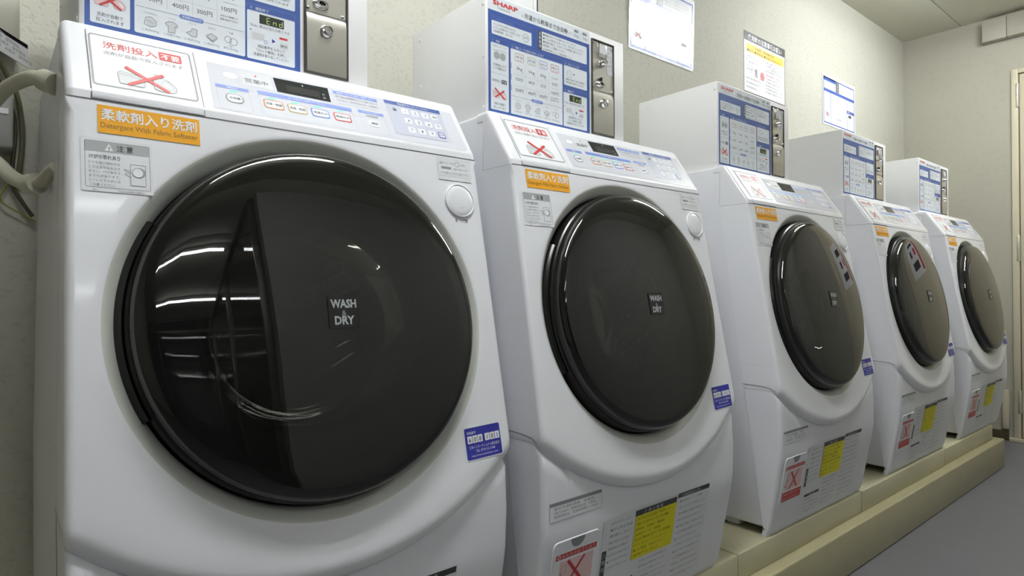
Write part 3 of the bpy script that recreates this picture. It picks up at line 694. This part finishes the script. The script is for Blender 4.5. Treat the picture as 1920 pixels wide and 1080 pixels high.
for x in (.0430, .0590): d.ring(x, .2520, .0085, .0010, P_MGREY, 3); d.circ(x, .2520, .0070, P_GREY, 3); d.ring(x, .2520, .0040, .0006, P_MGREY, 4)
d.path([(.0330, .2620), (.0650, .2640), (.0700, .2600)], .0008, P_MGREY, 3)
d.text('洗濯物を入れて', .0515, .2300, .0058, P_TEXT, 3, .036, 'c'); d.text('ドアを閉めます', .0515, .2225, .0058, P_TEXT, 3, .034, 'c')
d.line(.0270, .2140, .0755, .2140, .0005, P_MGREY, 3)
d.text('洗剤投入', .0300, .1965, .0062, P_TEXT, 3, .0240); d.rect(.0555, .1945, .0700, .2030, P_TEXT, 3); d.text('不要', .0628, .1962, .0060, P_PANEL, 4, None, 'c')
no_detergent(d, .0320, .1630, .0390, 3, tone=P_PINK)
d.text('洗剤が自動で', .0510, .1480, .0062, P_TEXT, 3, .032, 'c'); d.text('投入されます', .0510, .1405, .0062, P_TEXT, 3, .034, 'c')
panel(.0810, .1365, .2360, .2770, '運転コースを選びお金を入れます', '2')
cols = (.1055, .1415, .1755, .2115)
for x, m, t in zip(cols, (P_ORANGE, P_SAND, P_LBLUE, P_RED), ('洗濯・乾燥', '洗濯・乾燥', '洗濯のみ', '乾燥のみ')):
    d.frame(x-.0125, .2525, x+.0125, .2695, .0010, m, 3, .003); d.text(t, x, .2600, .0050, P_TEXT, 3, .019, 'c'); d.text('コース', x, .2545, .0042, P_TEXT, 3, None, 'c')
for x, a_, b_, c_ in zip(cols[:3], ('3kg', '1kg', '6kg'), ('120分', '80分', '25分'), ('500円', '400円', '300円')):
    d.text(a_, x, .2345, .0088, P_TEXT, 3, .0165, 'c'); d.text('まで', x+.006, .2285, .0035, P_MGREY, 3); d.text(b_, x, .2110, .0088, P_TEXT, 3, .0215 if len(b_) > 3 else .0180, 'c'); d.text(c_, x, .1870, .0092, P_TEXT, 3, .0225, 'c')
d.text('３ｋｇまで', cols[3], .2370, .0048, P_TEXT, 3, .021, 'c'); d.text('50分', cols[3], .2220, .0088, P_TEXT, 3, .0180, 'c'); d.line(cols[3]-.010, .2155, cols[3]+.012, .2155, .0004, P_MGREY, 3)
d.text('100円', cols[3], .2015, .0092, P_TEXT, 3, .0225, 'c'); d.text('お好みの時間だけ', cols[3], .1920, .0038, P_TEXT, 3, .026, 'c'); d.text('乾燥の追加ができます', cols[3], .1865, .0038, P_TEXT, 3, .026, 'c')
for y in (.2460, .2220, .1985): d.rect(.0820, y-.012, .0835, y, P_LBLUE, 3)
for y in (.2235, .1995): d.line(.0870, y, .1930, y, .0003, P_GREY, 3)
for x in (.1235, .1585, .1935): d.line(x, .1810, x, .2500, .0003, P_GREY, 3)
d.line(.0830, .1757, .2340, .1757, .0006, P_MGREY, 3); d.rect(.1400, .1725, .1740, .1790, P_LBLUE, 4, .003); d.text('洗濯量のめやす', .1570, .1740, .0042, P_PANEL, 5, .027, 'c')
def towel(x, y): d.path([(x-.008, y-.004), (x-.006, y+.006), (x+.001, y+.008), (x+.008, y+.003), (x+.007, y-.004), (x, y-.007)], .0009, P_MGREY, 3, True); d.path([(x-.004, y+.003), (x+.003, y-.002), (x+.006, y+.002)], .0007, P_MGREY, 3); d.circ(x, y, .006, P_LGREY, 3)
def shirt(x, y): q = [(x-.009, y+.004), (x-.004, y+.008), (x+.003, y+.008), (x+.008, y+.004), (x+.006, y), (x+.004, y+.002), (x+.004, y-.008), (x-.005, y-.008), (x-.005, y+.001), (x-.007, y+.001)]; d.poly(q, P_LGREY, 3); d.path(q, .0008, P_MGREY, 4, True)
def cloth(x, y): q = [(x-.008, y-.002), (x-.002, y+.001), (x, y+.006), (x+.007, y+.005), (x+.006, y-.006), (x-.001, y-.007)]; d.poly(q, P_LGREY, 3); d.path(q, .0008, P_MGREY, 4, True)
def pad(x, y): q = [(x-.008, y), (x-.001, y+.005), (x+.008, y+.001), (x+.001, y-.006)]; d.poly(q, P_LGREY, 3); d.path(q, .0008, P_MGREY, 4, True); d.path([(x-.008, y-.002), (x+.001, y-.008), (x+.008, y-.001)], .0008, P_MGREY, 4)
def undies(x, y): d.ring(x-.004, y+.002, .0055, .0009, P_MGREY, 3); d.ring(x+.004, y, .0060, .0009, P_MGREY, 3); d.line(x-.003, y-.006, x+.002, y-.009, .0009, P_MGREY, 3)
for x, fn, t, u in zip((.1015, .1300, .1580, .1860, .2140), (towel, shirt, cloth, pad, undies), ('バスタオル', 'シャツ', 'パンツ', 'タオル', '下着'), ('１枚約300g', '１枚約130g', '１枚約60g', '１枚約70g', '約50g')):
    fn(x, .1555); d.text(t, x, .1670, .0036, P_MGREY, 3, None, 'c'); d.text(u, x, .1420, .0040, P_MGREY, 3, .022, 'c')
panel(.2410, .2320, .3175, .2775, 'スタートします', '3'); d.ring(.2590, .2600, .0085, .0008, P_MGREY, 3); d.text('スタート', .2590, .2585, .0034, P_MGREY, 3, None, 'c'); d.poly([(.2725, .2580), (.2725, .2640), (.2765, .2610)], P_TEXT, 3)
d.text('運転が始まり残り時間が', .2470, .2445, .0052, P_TEXT, 3, .062); d.text('表示部に表示されます', .2470, .2375, .0052, P_TEXT, 3, .060)
panel(.2390, .1360, .3170, .2150, '運転終了', '4')
d.rect(.2585, .1965, .2985, .2115, P_LCD, 3)
def seg(x, y, w_, h_, on):
    t = .0011; S7 = dict(a=((x, y+h_), (x+w_, y+h_)), g=((x, y+h_/2), (x+w_, y+h_/2)), d=((x, y), (x+w_, y)), f=((x, y+h_/2), (x, y+h_)), e=((x, y), (x, y+h_/2)), b=((x+w_, y+h_/2), (x+w_, y+h_)), c=((x+w_, y), (x+w_, y+h_/2)))
    for k in on: d.line(*S7[k][0], *S7[k][1], t, P_LCDTXT, 4)
seg(.2705, .1990, .0050, .0095, 'adefg'); seg(.2810, .1990, .0048, .0095, 'ceg'); seg(.2910, .1990, .0048, .0095, 'bcdeg')
d.text('「End」表示が出たら終了です', .2440, .1895, .0052, P_TEXT, 3, .064); d.circ(.2445, .1835, .0011, P_TEXT, 3)
d.rect(.2470, .1690, .2660, .1800, P_LGREY, 3, .001); d.frame(.2660, .1650, .2715, .1705, .0006, P_LBLUE, 3, .0015); d.poly([(.2790, .1690), (.2790, .1760), (.2845, .1725)], P_DBLUE, 3)
d.rect(.2910, .1785, .3045, .1820, P_RED, 3); d.frame(.2920, .1640, .3050, .1730, .0005, P_GREY, 3, .002); d.text('解除', .2985, .1660, .0055, P_TEXT, 4, None, 'c')
d.text('暗証番号を入力して', .2780, .1570, .0056, P_TEXT, 3, .044, 'c'); d.text('「ロック解除」を押し', .2780, .1500, .0056, P_TEXT, 3, .048, 'c'); d.text('洗濯物を取り出してください', .2780, .1430, .0056, P_TEXT, 3, .058, 'c')
d.build('instruction_sheet', FACE, B, eps=.00012)
# coin mechanism
bm = bmesh.new()
for q in ((.3325, .3365, .1330, .3625), (.4095, .4135, .1330, .3625), (.3365, .4095, .1330, .1370), (.3365, .4095, .3590, .3625)): add_box(bm, q[0], q[1], -.004, .002, q[2], q[3], .0008, 1)
MECH = finish('coin_mechanism', bm, DARKFRAME, B)
up = box('upper_plate', (.3367, .4093, -.0018, .001, .2405, .3588), STEEL, MECH, .0006, 1)
bm = bmesh.new(); add_prism(bm, [(.001, .1372), (-.0030, .1372), (-.0040, .1400), (-.0040, .2200), (-.0034, .2300), (-.0016, .2375), (.001, .2385)], .3368, .4092); lo = finish('cash_door', bm, STEEL, MECH, 50)
LK_ = Plane((.3715, -.0040, .2105), (1, 0, 0), (0, 0, 1), (0, -1, 0))
bm = bmesh.new(); add_rev(bm, LK_, 0, 0, [(.0115, 0), (.0115, .003), (.0105, .0050), (.0095, .0080), (.0075, .0085), (.0070, .0065), (.0060, .0065), (.0058, .0085), (.0035, .0085), (.0030, .0070), (0, .0070)], 24); bmesh.ops.recalc_face_normals(bm, faces=bm.faces[:]); finish('lock', bm, CHROME, MECH)
for x, z in ((.3412, .3535), (.4045, .3500), (.3400, .2455), (.4030, .2450)): rev('screw', Plane((x, -.0018, z), (1, 0, 0), (0, 0, 1), (0, -1, 0)), 0, 0, [(.0030, 0), (.0027, .0016), (.0015, .0024), (0, .0026)], CHROME, MECH, 12)
bm = bmesh.new(); add_box(bm, .3545, .3830, -.0055, -.0015, .3220, .3565, .0012, 2); add_box(bm, .3575, .3800, -.0062, -.0050, .3300, .3535, .0004, 1, mi=1); finish('coin_window', bm, [CHROME, P_LGREY], MECH)
bm = bmesh.new(); add_rev(bm, Plane((.3680, -.0018, .3075), (1, 0, 0), (0, 0, 1), (0, -1, 0)), 0, 0, [(.0095, 0), (.0090, .004), (.0075, .006), (.0070, .013), (.0050, .016), (0, .0165)], 20); add_box(bm, .3560, .3640, -.0080, -.0015, .2990, .3060, .001, 1); finish('return_knob', bm, CHROME, MECH)
bm = bmesh.new(); add_rev(bm, Plane((.3625, -.0018, .2560), (1, 0, 0), (0, 0, 1), (0, -1, 0)), 0, 0, [(.0150, 0), (.0135, .004), (.0105, .0075), (.0060, .0080), (.0035, .0030), (0, .0020)], 24)
for v in bm.verts: v.co.z = .2560+(v.co.z-.2560)*.62
add_box(bm, .3610, .3640, -.0086, -.0017, .2500, .2720, 0, 1, mi=1); finish('coin_slot', bm, [CHROME, BLACK], MECH)
d = Deco(); d.rect(.3875, .2850, .4075, .3560, P_LGREY, 0)
for i in range(6): d.text(('100円硬貨', '専用', '50円10円は', '使えません', '返却は', 'レバーで')[i], .3890, .3480-.0105*i, .0050, P_MGREY, 1, .0165 if i != 1 else .009)
d.build('coin_label', Plane((0, -.0018, 0), (1, 0, 0), (0, 0, 1), (0, -1, 0)), MECH)
for y in (.008, .255):
    for z in (.355, .245, .14): rev('case_screw', Plane((.0135, y, z), (0, 1, 0), (0, 0, 1), (-1, 0, 0)), 0, 0, [(.0036, 0), (.003, .0014), (0, .002)], COINBOX, B, 10)
for o in B.children:
    def sh2(q):
        q.data.transform(Matrix.Translation((0, 0, -.1185)))
        for ch in q.children: sh2(ch)
    sh2(o)

# ------------------------------------------------------------------ the row of five
SP = .8095824
XS = [0, SP-.1141, 2*SP-.0533, 3*SP+.0184, 4*SP+.0414]; YS = [0, -.0212, -.0170, -.0100, -.0143]
WL = ['nearest and largest white front-loading washer-dryer, at the left end beside the wall hoses',
      'second white washer-dryer from the left, its whole smoked door in view beside the nearest machine',
      'middle white washer-dryer of the row of five, standing third from the left',
      'fourth white washer-dryer from the left, just before the farthest one',
      'farthest and smallest white washer-dryer, at the end of the row by the door']
BL = ['coin box on the nearest machine, cut off by the top edge of the photo',
      'coin box on the second machine, red lettering readable above its blue price sheet',
      'coin box on the middle machine, right below the notice with the yellow band',
      'coin box on the fourth machine, below the small blue-lined wall notice',
      'farthest and smallest coin box, on the last machine against the end wall']
for i in range(5):
    m = W if i == 0 else copy_tree(W); m.location = (XS[i], YS[i], -ZB); tag(m, WL[i], 'washing machine', 'row of coin washer-dryers')
    c = B if i == 0 else copy_tree(B); c.location = (XS[i], YS[i], .1185); tag(c, BL[i], 'coin box', 'coin boxes on the washer-dryers')

# ------------------------------------------------------------------ plinth
tag(box('plinth', (-1.2, 3.80, -.225, YB-.012, ZF, -.990), PLINTH, bev=.006, seg=3), 'long low cream-painted plinth on the floor under all the machines', 'plinth')
segs = [(-.60, .634), (.637, 1.385), (1.389, 2.154), (2.163, 3.012), (3.016, 3.745)]
SL_ = ['cream painted support block under the nearest machine, hidden below the photo', 'cream support block under the second machine, joint showing at bottom of photo', 'cream support block under the middle machine, dark joint at its right end', 'cream support block under the fourth machine', 'cream support block under the farthest machine, at the end of the plinth']
for (x0, x1), l in zip(segs, SL_):
    tag(box('support_block', (x0, x1, -.188, YB-.012, -.990, -.920), PLINTH2, bev=.003), l, 'block', 'support blocks on the plinth')

# ------------------------------------------------------------------ notices on the back wall
BACK = lambda x, z: Plane((x, YB, z), (1, 0, 0), (0, 0, 1), (0, -1, 0))
LAM = mat('laminated_paper', (236, 238, 244), .16, coat=.6, noise=.01, bump=.6, bscale=5)
LAMB = mat('laminated_blue', (70, 100, 185), .2, coat=.6, bump=.35, bscale=7)
LAMT = mat('laminated_text', (185, 190, 200), .2, coat=.6, bump=.35, bscale=7)
LAMD = mat('laminated_dark', (104, 108, 114), .25, coat=.5, bump=.35, bscale=7)
def price_notice(x, z, w_, h_, label, tilt=(0, 0)):
    d = Deco(); d.rect(0, 0, w_, h_, LAM, 0, .006); t = .006
    d.frame(.010, .010, w_-.012, h_-.018, t, LAMB, 1, .006); a = .010; b = w_-.012; top = h_-.018
    y1 = top-.062; d.rect(a, y1-.016, b, y1, LAMB, 1); d.rect(a, top-.020, a+.155, top, LAMB, 1)
    d.rect(a+.150, y1, a+.188, top, LAMD, 2)
    for i, c in enumerate('注意事項'): d.text(c, a+.169, top-.019-.014*i, .012, LAM, 3, None, 'c')
    d.rect(a+.085, .010, a+.089, y1, LAMB, 1); d.rect(a+.290, .010, a+.293, y1, LAMB, 1); d.rect(a+.290, .105, b, .122, LAMB, 1)
    for i in range(3): d.text('洗濯物を入れてドアを閉めます', a+.02, top-.034-.011*i, .008, LAMT, 2, .11)
    for i in range(4): d.text('運転中はドアを開けないでください', a+.20, top-.014-.012*i, .008, LAMT, 2, .16)
    for i in range(4):
        d.frame(a+.10+.048*i, y1-.050, a+.138+.048*i, y1-.026, .0015, (P_PINK, P_SAND, P_LBLUE, P_PINK)[i], 2, .004)
        for j, s_ in enumerate((('3kg', '120分', '500円'), ('1kg', '80分', '400円'), ('6kg', '25分', '300円'), ('3kg', '50分', '100円'))[i]): d.text(s_, a+.119+.048*i, y1-.070-.022*j, .011, LAMT, 2, .026, 'c')
    d.rect(a+.165, .046, a+.215, .053, LAMT, 2, .003)
    for i in range(5): d.ring(a+.115+.038*i, .030, .010, .001, LAMT, 2)
    no_detergent(d, a+.022, .050, .046, 2); d.ring(a+.035, .118, .012, .0015, LAMT, 2); d.ring(a+.055, .118, .012, .0015, LAMT, 2)
    d.rect(a+.312, .084, a+.348, .098, P_DARK, 2); d.text('運転終了', a+.300, .110, .008, LAM, 2)
    for i in range(4): d.text('洗濯物を取り出す', a+.300, .070-.011*i, .007, LAMT, 2, .06)
    pl = Plane((x, YB-.002-max(0, tilt[0]*w_), z), (1, tilt[0], 0), (0, -tilt[1], 1), (-tilt[0], -1, -tilt[1]))
    return notice_obj(d, pl, w_, h_, label)
def notice_obj(d, pl, w_, h_, label):
    o = d.build('wall_notice', pl, None, eps=.00025, base=.0004)
    bm = bmesh.new(); bm.from_mesh(o.data)
    v = [bm.verts.new(pl(x, y, q)) for q in (.0002, -.0012) for x, y in ((.002, .002), (w_-.002, .002), (w_-.002, h_-.002), (.002, h_-.002))]
    for f in ((4, 5, 6, 7), (0, 1, 5, 4), (1, 2, 6, 5), (2, 3, 7, 6), (3, 0, 4, 7)): bm.faces.new([v[i] for i in f])
    bm.to_mesh(o.data); bm.free()
    return tag(o, label, 'notice', 'notices on the back wall')
price_notice(1.722, .648, .408, .285, 'blue-lined wall notice washed out by glare, between second and middle coin boxes', tilt=(0, .034))
price_notice(3.312, .636, .412, .275, 'small blue-lined notice on the wall behind the fourth coin box')
d = Deco(); w_, h_ = .380, .275
d.rect(0, 0, w_, h_, P_WHITE, 0, .003); d.frame(0, 0, w_, h_, .0032, P_DARK, 2, .003); d.rect(0, h_-.040, w_, h_, P_DARK, 1); d.text('使用時の注意事項お願い', .038, h_-.032, .028, P_WHITE, 2, .308, bold=.012)
d.rect(.022, h_-.090, w_-.016, h_-.052, mat('print_gold', (240, 200, 70), .4), 1)
d.text('洗濯機・乾燥機共通', .095, h_-.068, .013, P_DARK, 2, .175); d.text('●防水 ●革製品 ●毛皮 は洗わない', .030, h_-.086, .013, P_DARK, 2, .310)
for i, s_ in enumerate(('洗濯物を詰め込みすぎると汚れが', '落ちにくくなります。', '　又、故障の原因になります')): d.text(s_, .022, h_-.112-.013*i, .010, P_MGREY, 2, .150 if i == 0 else .110)
for i, s_ in enumerate(('洗濯・乾燥できないもの', 'ゴム製品・油の付いたもの', 'ペット用毛布など', '火災の原因になります')): d.text(s_, .195, h_-.108-.013*i, .010, P_MGREY, 2, .155 if i % 2 else .140)
for i in range(3): d.text(('ポケットの', '中身を確認', 'してください')[i], .024, h_-.158-.013*i, .010, P_MGREY, 2, .060)
d.poly([(.098, .080), (.096, .118), (.116, .118), (.118, .080), (.110, .080), (.107, .105), (.104, .080)], P_MGREY, 2)
d.poly([(.148, .078), (.142, .098), (.150, .112), (.162, .118), (.174, .112), (.182, .096), (.176, .078)], mat('print_rose', (205, 130, 130), .4), 2)
d.text('必ずお守りください', .200, .108, .010, P_RED, 2, .140)
for i in range(3): d.text('破損した場合の責任は負いません', .022, .062-.020*i, .010, P_MGREY, 2, .130-.015*i)
for i in range(5): d.text('終了後は速やかに取り出してください', .195, .092-.016*i, .010, P_MGREY, 2, .160-.012*(i % 3))
notice_obj(d, BACK(2.526, .652), w_, h_, 'white notice with dark header and yellow band, on the wall above the middle coin box')
d = Deco(); w_, h_ = .400, .30
d.rect(0, 0, w_, h_, P_WHITE, 0, .004); d.rect(w_-.006, 0, w_, h_, P_DARK, 1); d.frame(.012, .030, w_-.020, h_-.012, .0018, mat('print_dull_pink', (206, 160, 160), .4), 1, .006)
for i in range(6): d.text('お釣りは出ませんのでご注意ください', .050, .060+.040*i, .020, P_MGREY, 1, .300-.02*(i % 3))
notice_obj(d, BACK(.876, .618), w_, h_, 'notice with thin pink border partly hidden behind the top of second coin box')

d = Deco(); d.rect(0, 0, .34, .44, P_WHITE, 0, .004); d.rect(.012, .02, .055, .42, P_RED, 1)
for y, h in ((.06, .07), (.30, .07)): d.rect(.10, y, .26, y+h, P_DARK, 1)
d.rect(.09, .18, .14, .25, P_RED, 1); d.rect(.20, .18, .25, .25, P_DARK, 1)
tag(d.build('door_sign', Plane((XE-.0062, -.55, .08), (0, -1, 0), (0, 0, 1), (-1, 0, 0))), 'white sign with red stripe on the end door, only mirrored in the far machines', 'sign')

# ------------------------------------------------------------------ things on the wall at the far left
EBOX = mat('switch_box_grey', (168, 166, 152), .4, noise=.02)
t = thing('electrical_box', 'upper grey electrical box high on the wall at the left edge', 'electrical box', (-.10, YB, .195), 'grey boxes at the left edge')
box('case', (-.11, .062, -.055, 0, 0, .108), EBOX, t, .006, 3); box('switch_plate', (-.06, .026, -.058, -.054, .062, .094), P_LGREY, t, .002)
t = thing('electrical_box', 'lower grey electrical box with small white tag, beside the hoses at the left edge', 'electrical box', (-.10, YB, .014), 'grey boxes at the left edge')
box('case', (-.11, .053, -.055, 0, 0, .108), mat('switch_box_grey_dark', (158, 158, 156), .4, noise=.02), t, .006, 3); box('white_tag', (-.02, .046, -.0565, -.0548, .062, .072), P_WHITE, t)
# paper card tied to the cables
cp = Plane((-.028, .345, .191), (.86, -.05, -.50), (-.045, -.20, .97), (.1, -1, 0))
d = Deco(); d.rect(-.12, -.036, 0, .004, P_WHITE, 0); d.rect(-.12, -.0035, 0, .0035, BLACK, 1)
for i in range(3): d.text('取扱注意　点検済　保守担当', -.085+.01*i, -.012-.008*i, .006, P_MGREY, 1, .07)
d.line(-.045, -.001, -.012, -.012, .0012, P_LGREY, 2)
o = d.build('paper_tag', cp); bm = bmesh.new(); bm.from_mesh(o.data)
q = [cp(x, y, dd) for dd in (0, -.003) for x, y in ((-.12, -.036), (0, -.036), (0, .004), (-.12, .004))]; v = [bm.verts.new(p) for p in q]
for f in ((4, 5, 6, 7), (0, 1, 5, 4), (1, 2, 6, 5), (2, 3, 7, 6), (3, 0, 4, 7)): bm.faces.new([v[i] for i in f])
bm.to_mesh(o.data); bm.free(); tag(o, 'slanting white paper tag with black stripe in front of the upper electrical box', 'tag')
CABLE = mat('cable_olive', (92, 92, 66), .5); CABLE2 = mat('cable_dark', (70, 68, 50), .5); EARTH = mat('earth_wire', (140, 140, 50), .5)
bm = bmesh.new()
p1 = [(-.065, .405, .174), (-.054, .415, .152), (-.042, .42, .125), (-.036, .42, .092), (-.033, .42, .043), (-.038, .42, -.017), (-.044, .42, -.042)]
add_tube(bm, p1, .0045, 10); tag(finish('power_cable', bm, CABLE), 'olive cable hanging down the wall past the lower electrical box', 'cable')
tube_o = tube('power_cable', [(-.075, .425, .160), (-.062, .427, .135), (-.050, .427, .105), (-.043, .427, .06), (-.047, .427, .0), (-.048, .427, -.04), (-.035, .425, -.071), (-.018, .425, -.100)], .0035, CABLE2)
tag(tube_o, 'darker thin cable running behind the olive cable down to the machine', 'cable')
tag(tube('earth_wire', [(-.048, .427, -.030), (-.058, .427, -.050), (-.065, .427, -.066), (-.059, .427, -.080), (-.042, .427, -.091), (-.028, .427, -.1), (-.013, .427, -.110)], .0014, EARTH), 'thin yellow-green earth wire looping under the pale hose', 'wire')
HOSE = mat('hose_grey', (196, 194, 176), .45, noise=.03)
t = thing('drain_hose', 'thick pale hose bowing out from the left side of the nearest machine and back', 'hose', (0, 0, 0))
HP = [(-.0220, .052, .0560), (-.0275, .085, .068), (-.0365, .13, .0775), (-.0540, .19, .0790), (-.0695, .23, .0690), (-.0940, .255, .0300), (-.1020, .255, .0050), (-.0930, .24, -.0150), (-.0720, .22, -.0380), (-.0550, .18, -.0640), (-.0410, .135, -.0790), (-.0335, .108, -.0830)]
tube('tube', HP, .0108, HOSE, t, 16)
tube('collar', [(-.0215, .055, .0585), (-.0160, .045, .0540), (-.0088, .033, .0485)], .0155, HOSE, t, 16)
tube('collar', [(-.0360, .115, -.0825), (-.0310, .100, -.0840), (-.0270, .090, -.0835)], .0150, HOSE, t, 16)
tube('elbow', [(-.0280, .093, -.0836), (-.0240, .082, -.0825), (-.0190, .062, -.0770), (-.0150, .052, -.0710), (-.0095, .044, -.066)], .0085, HOSE, t, 16)

bpy.data.scenes.remove(TMP); bpy.data.objects.remove(TOB)
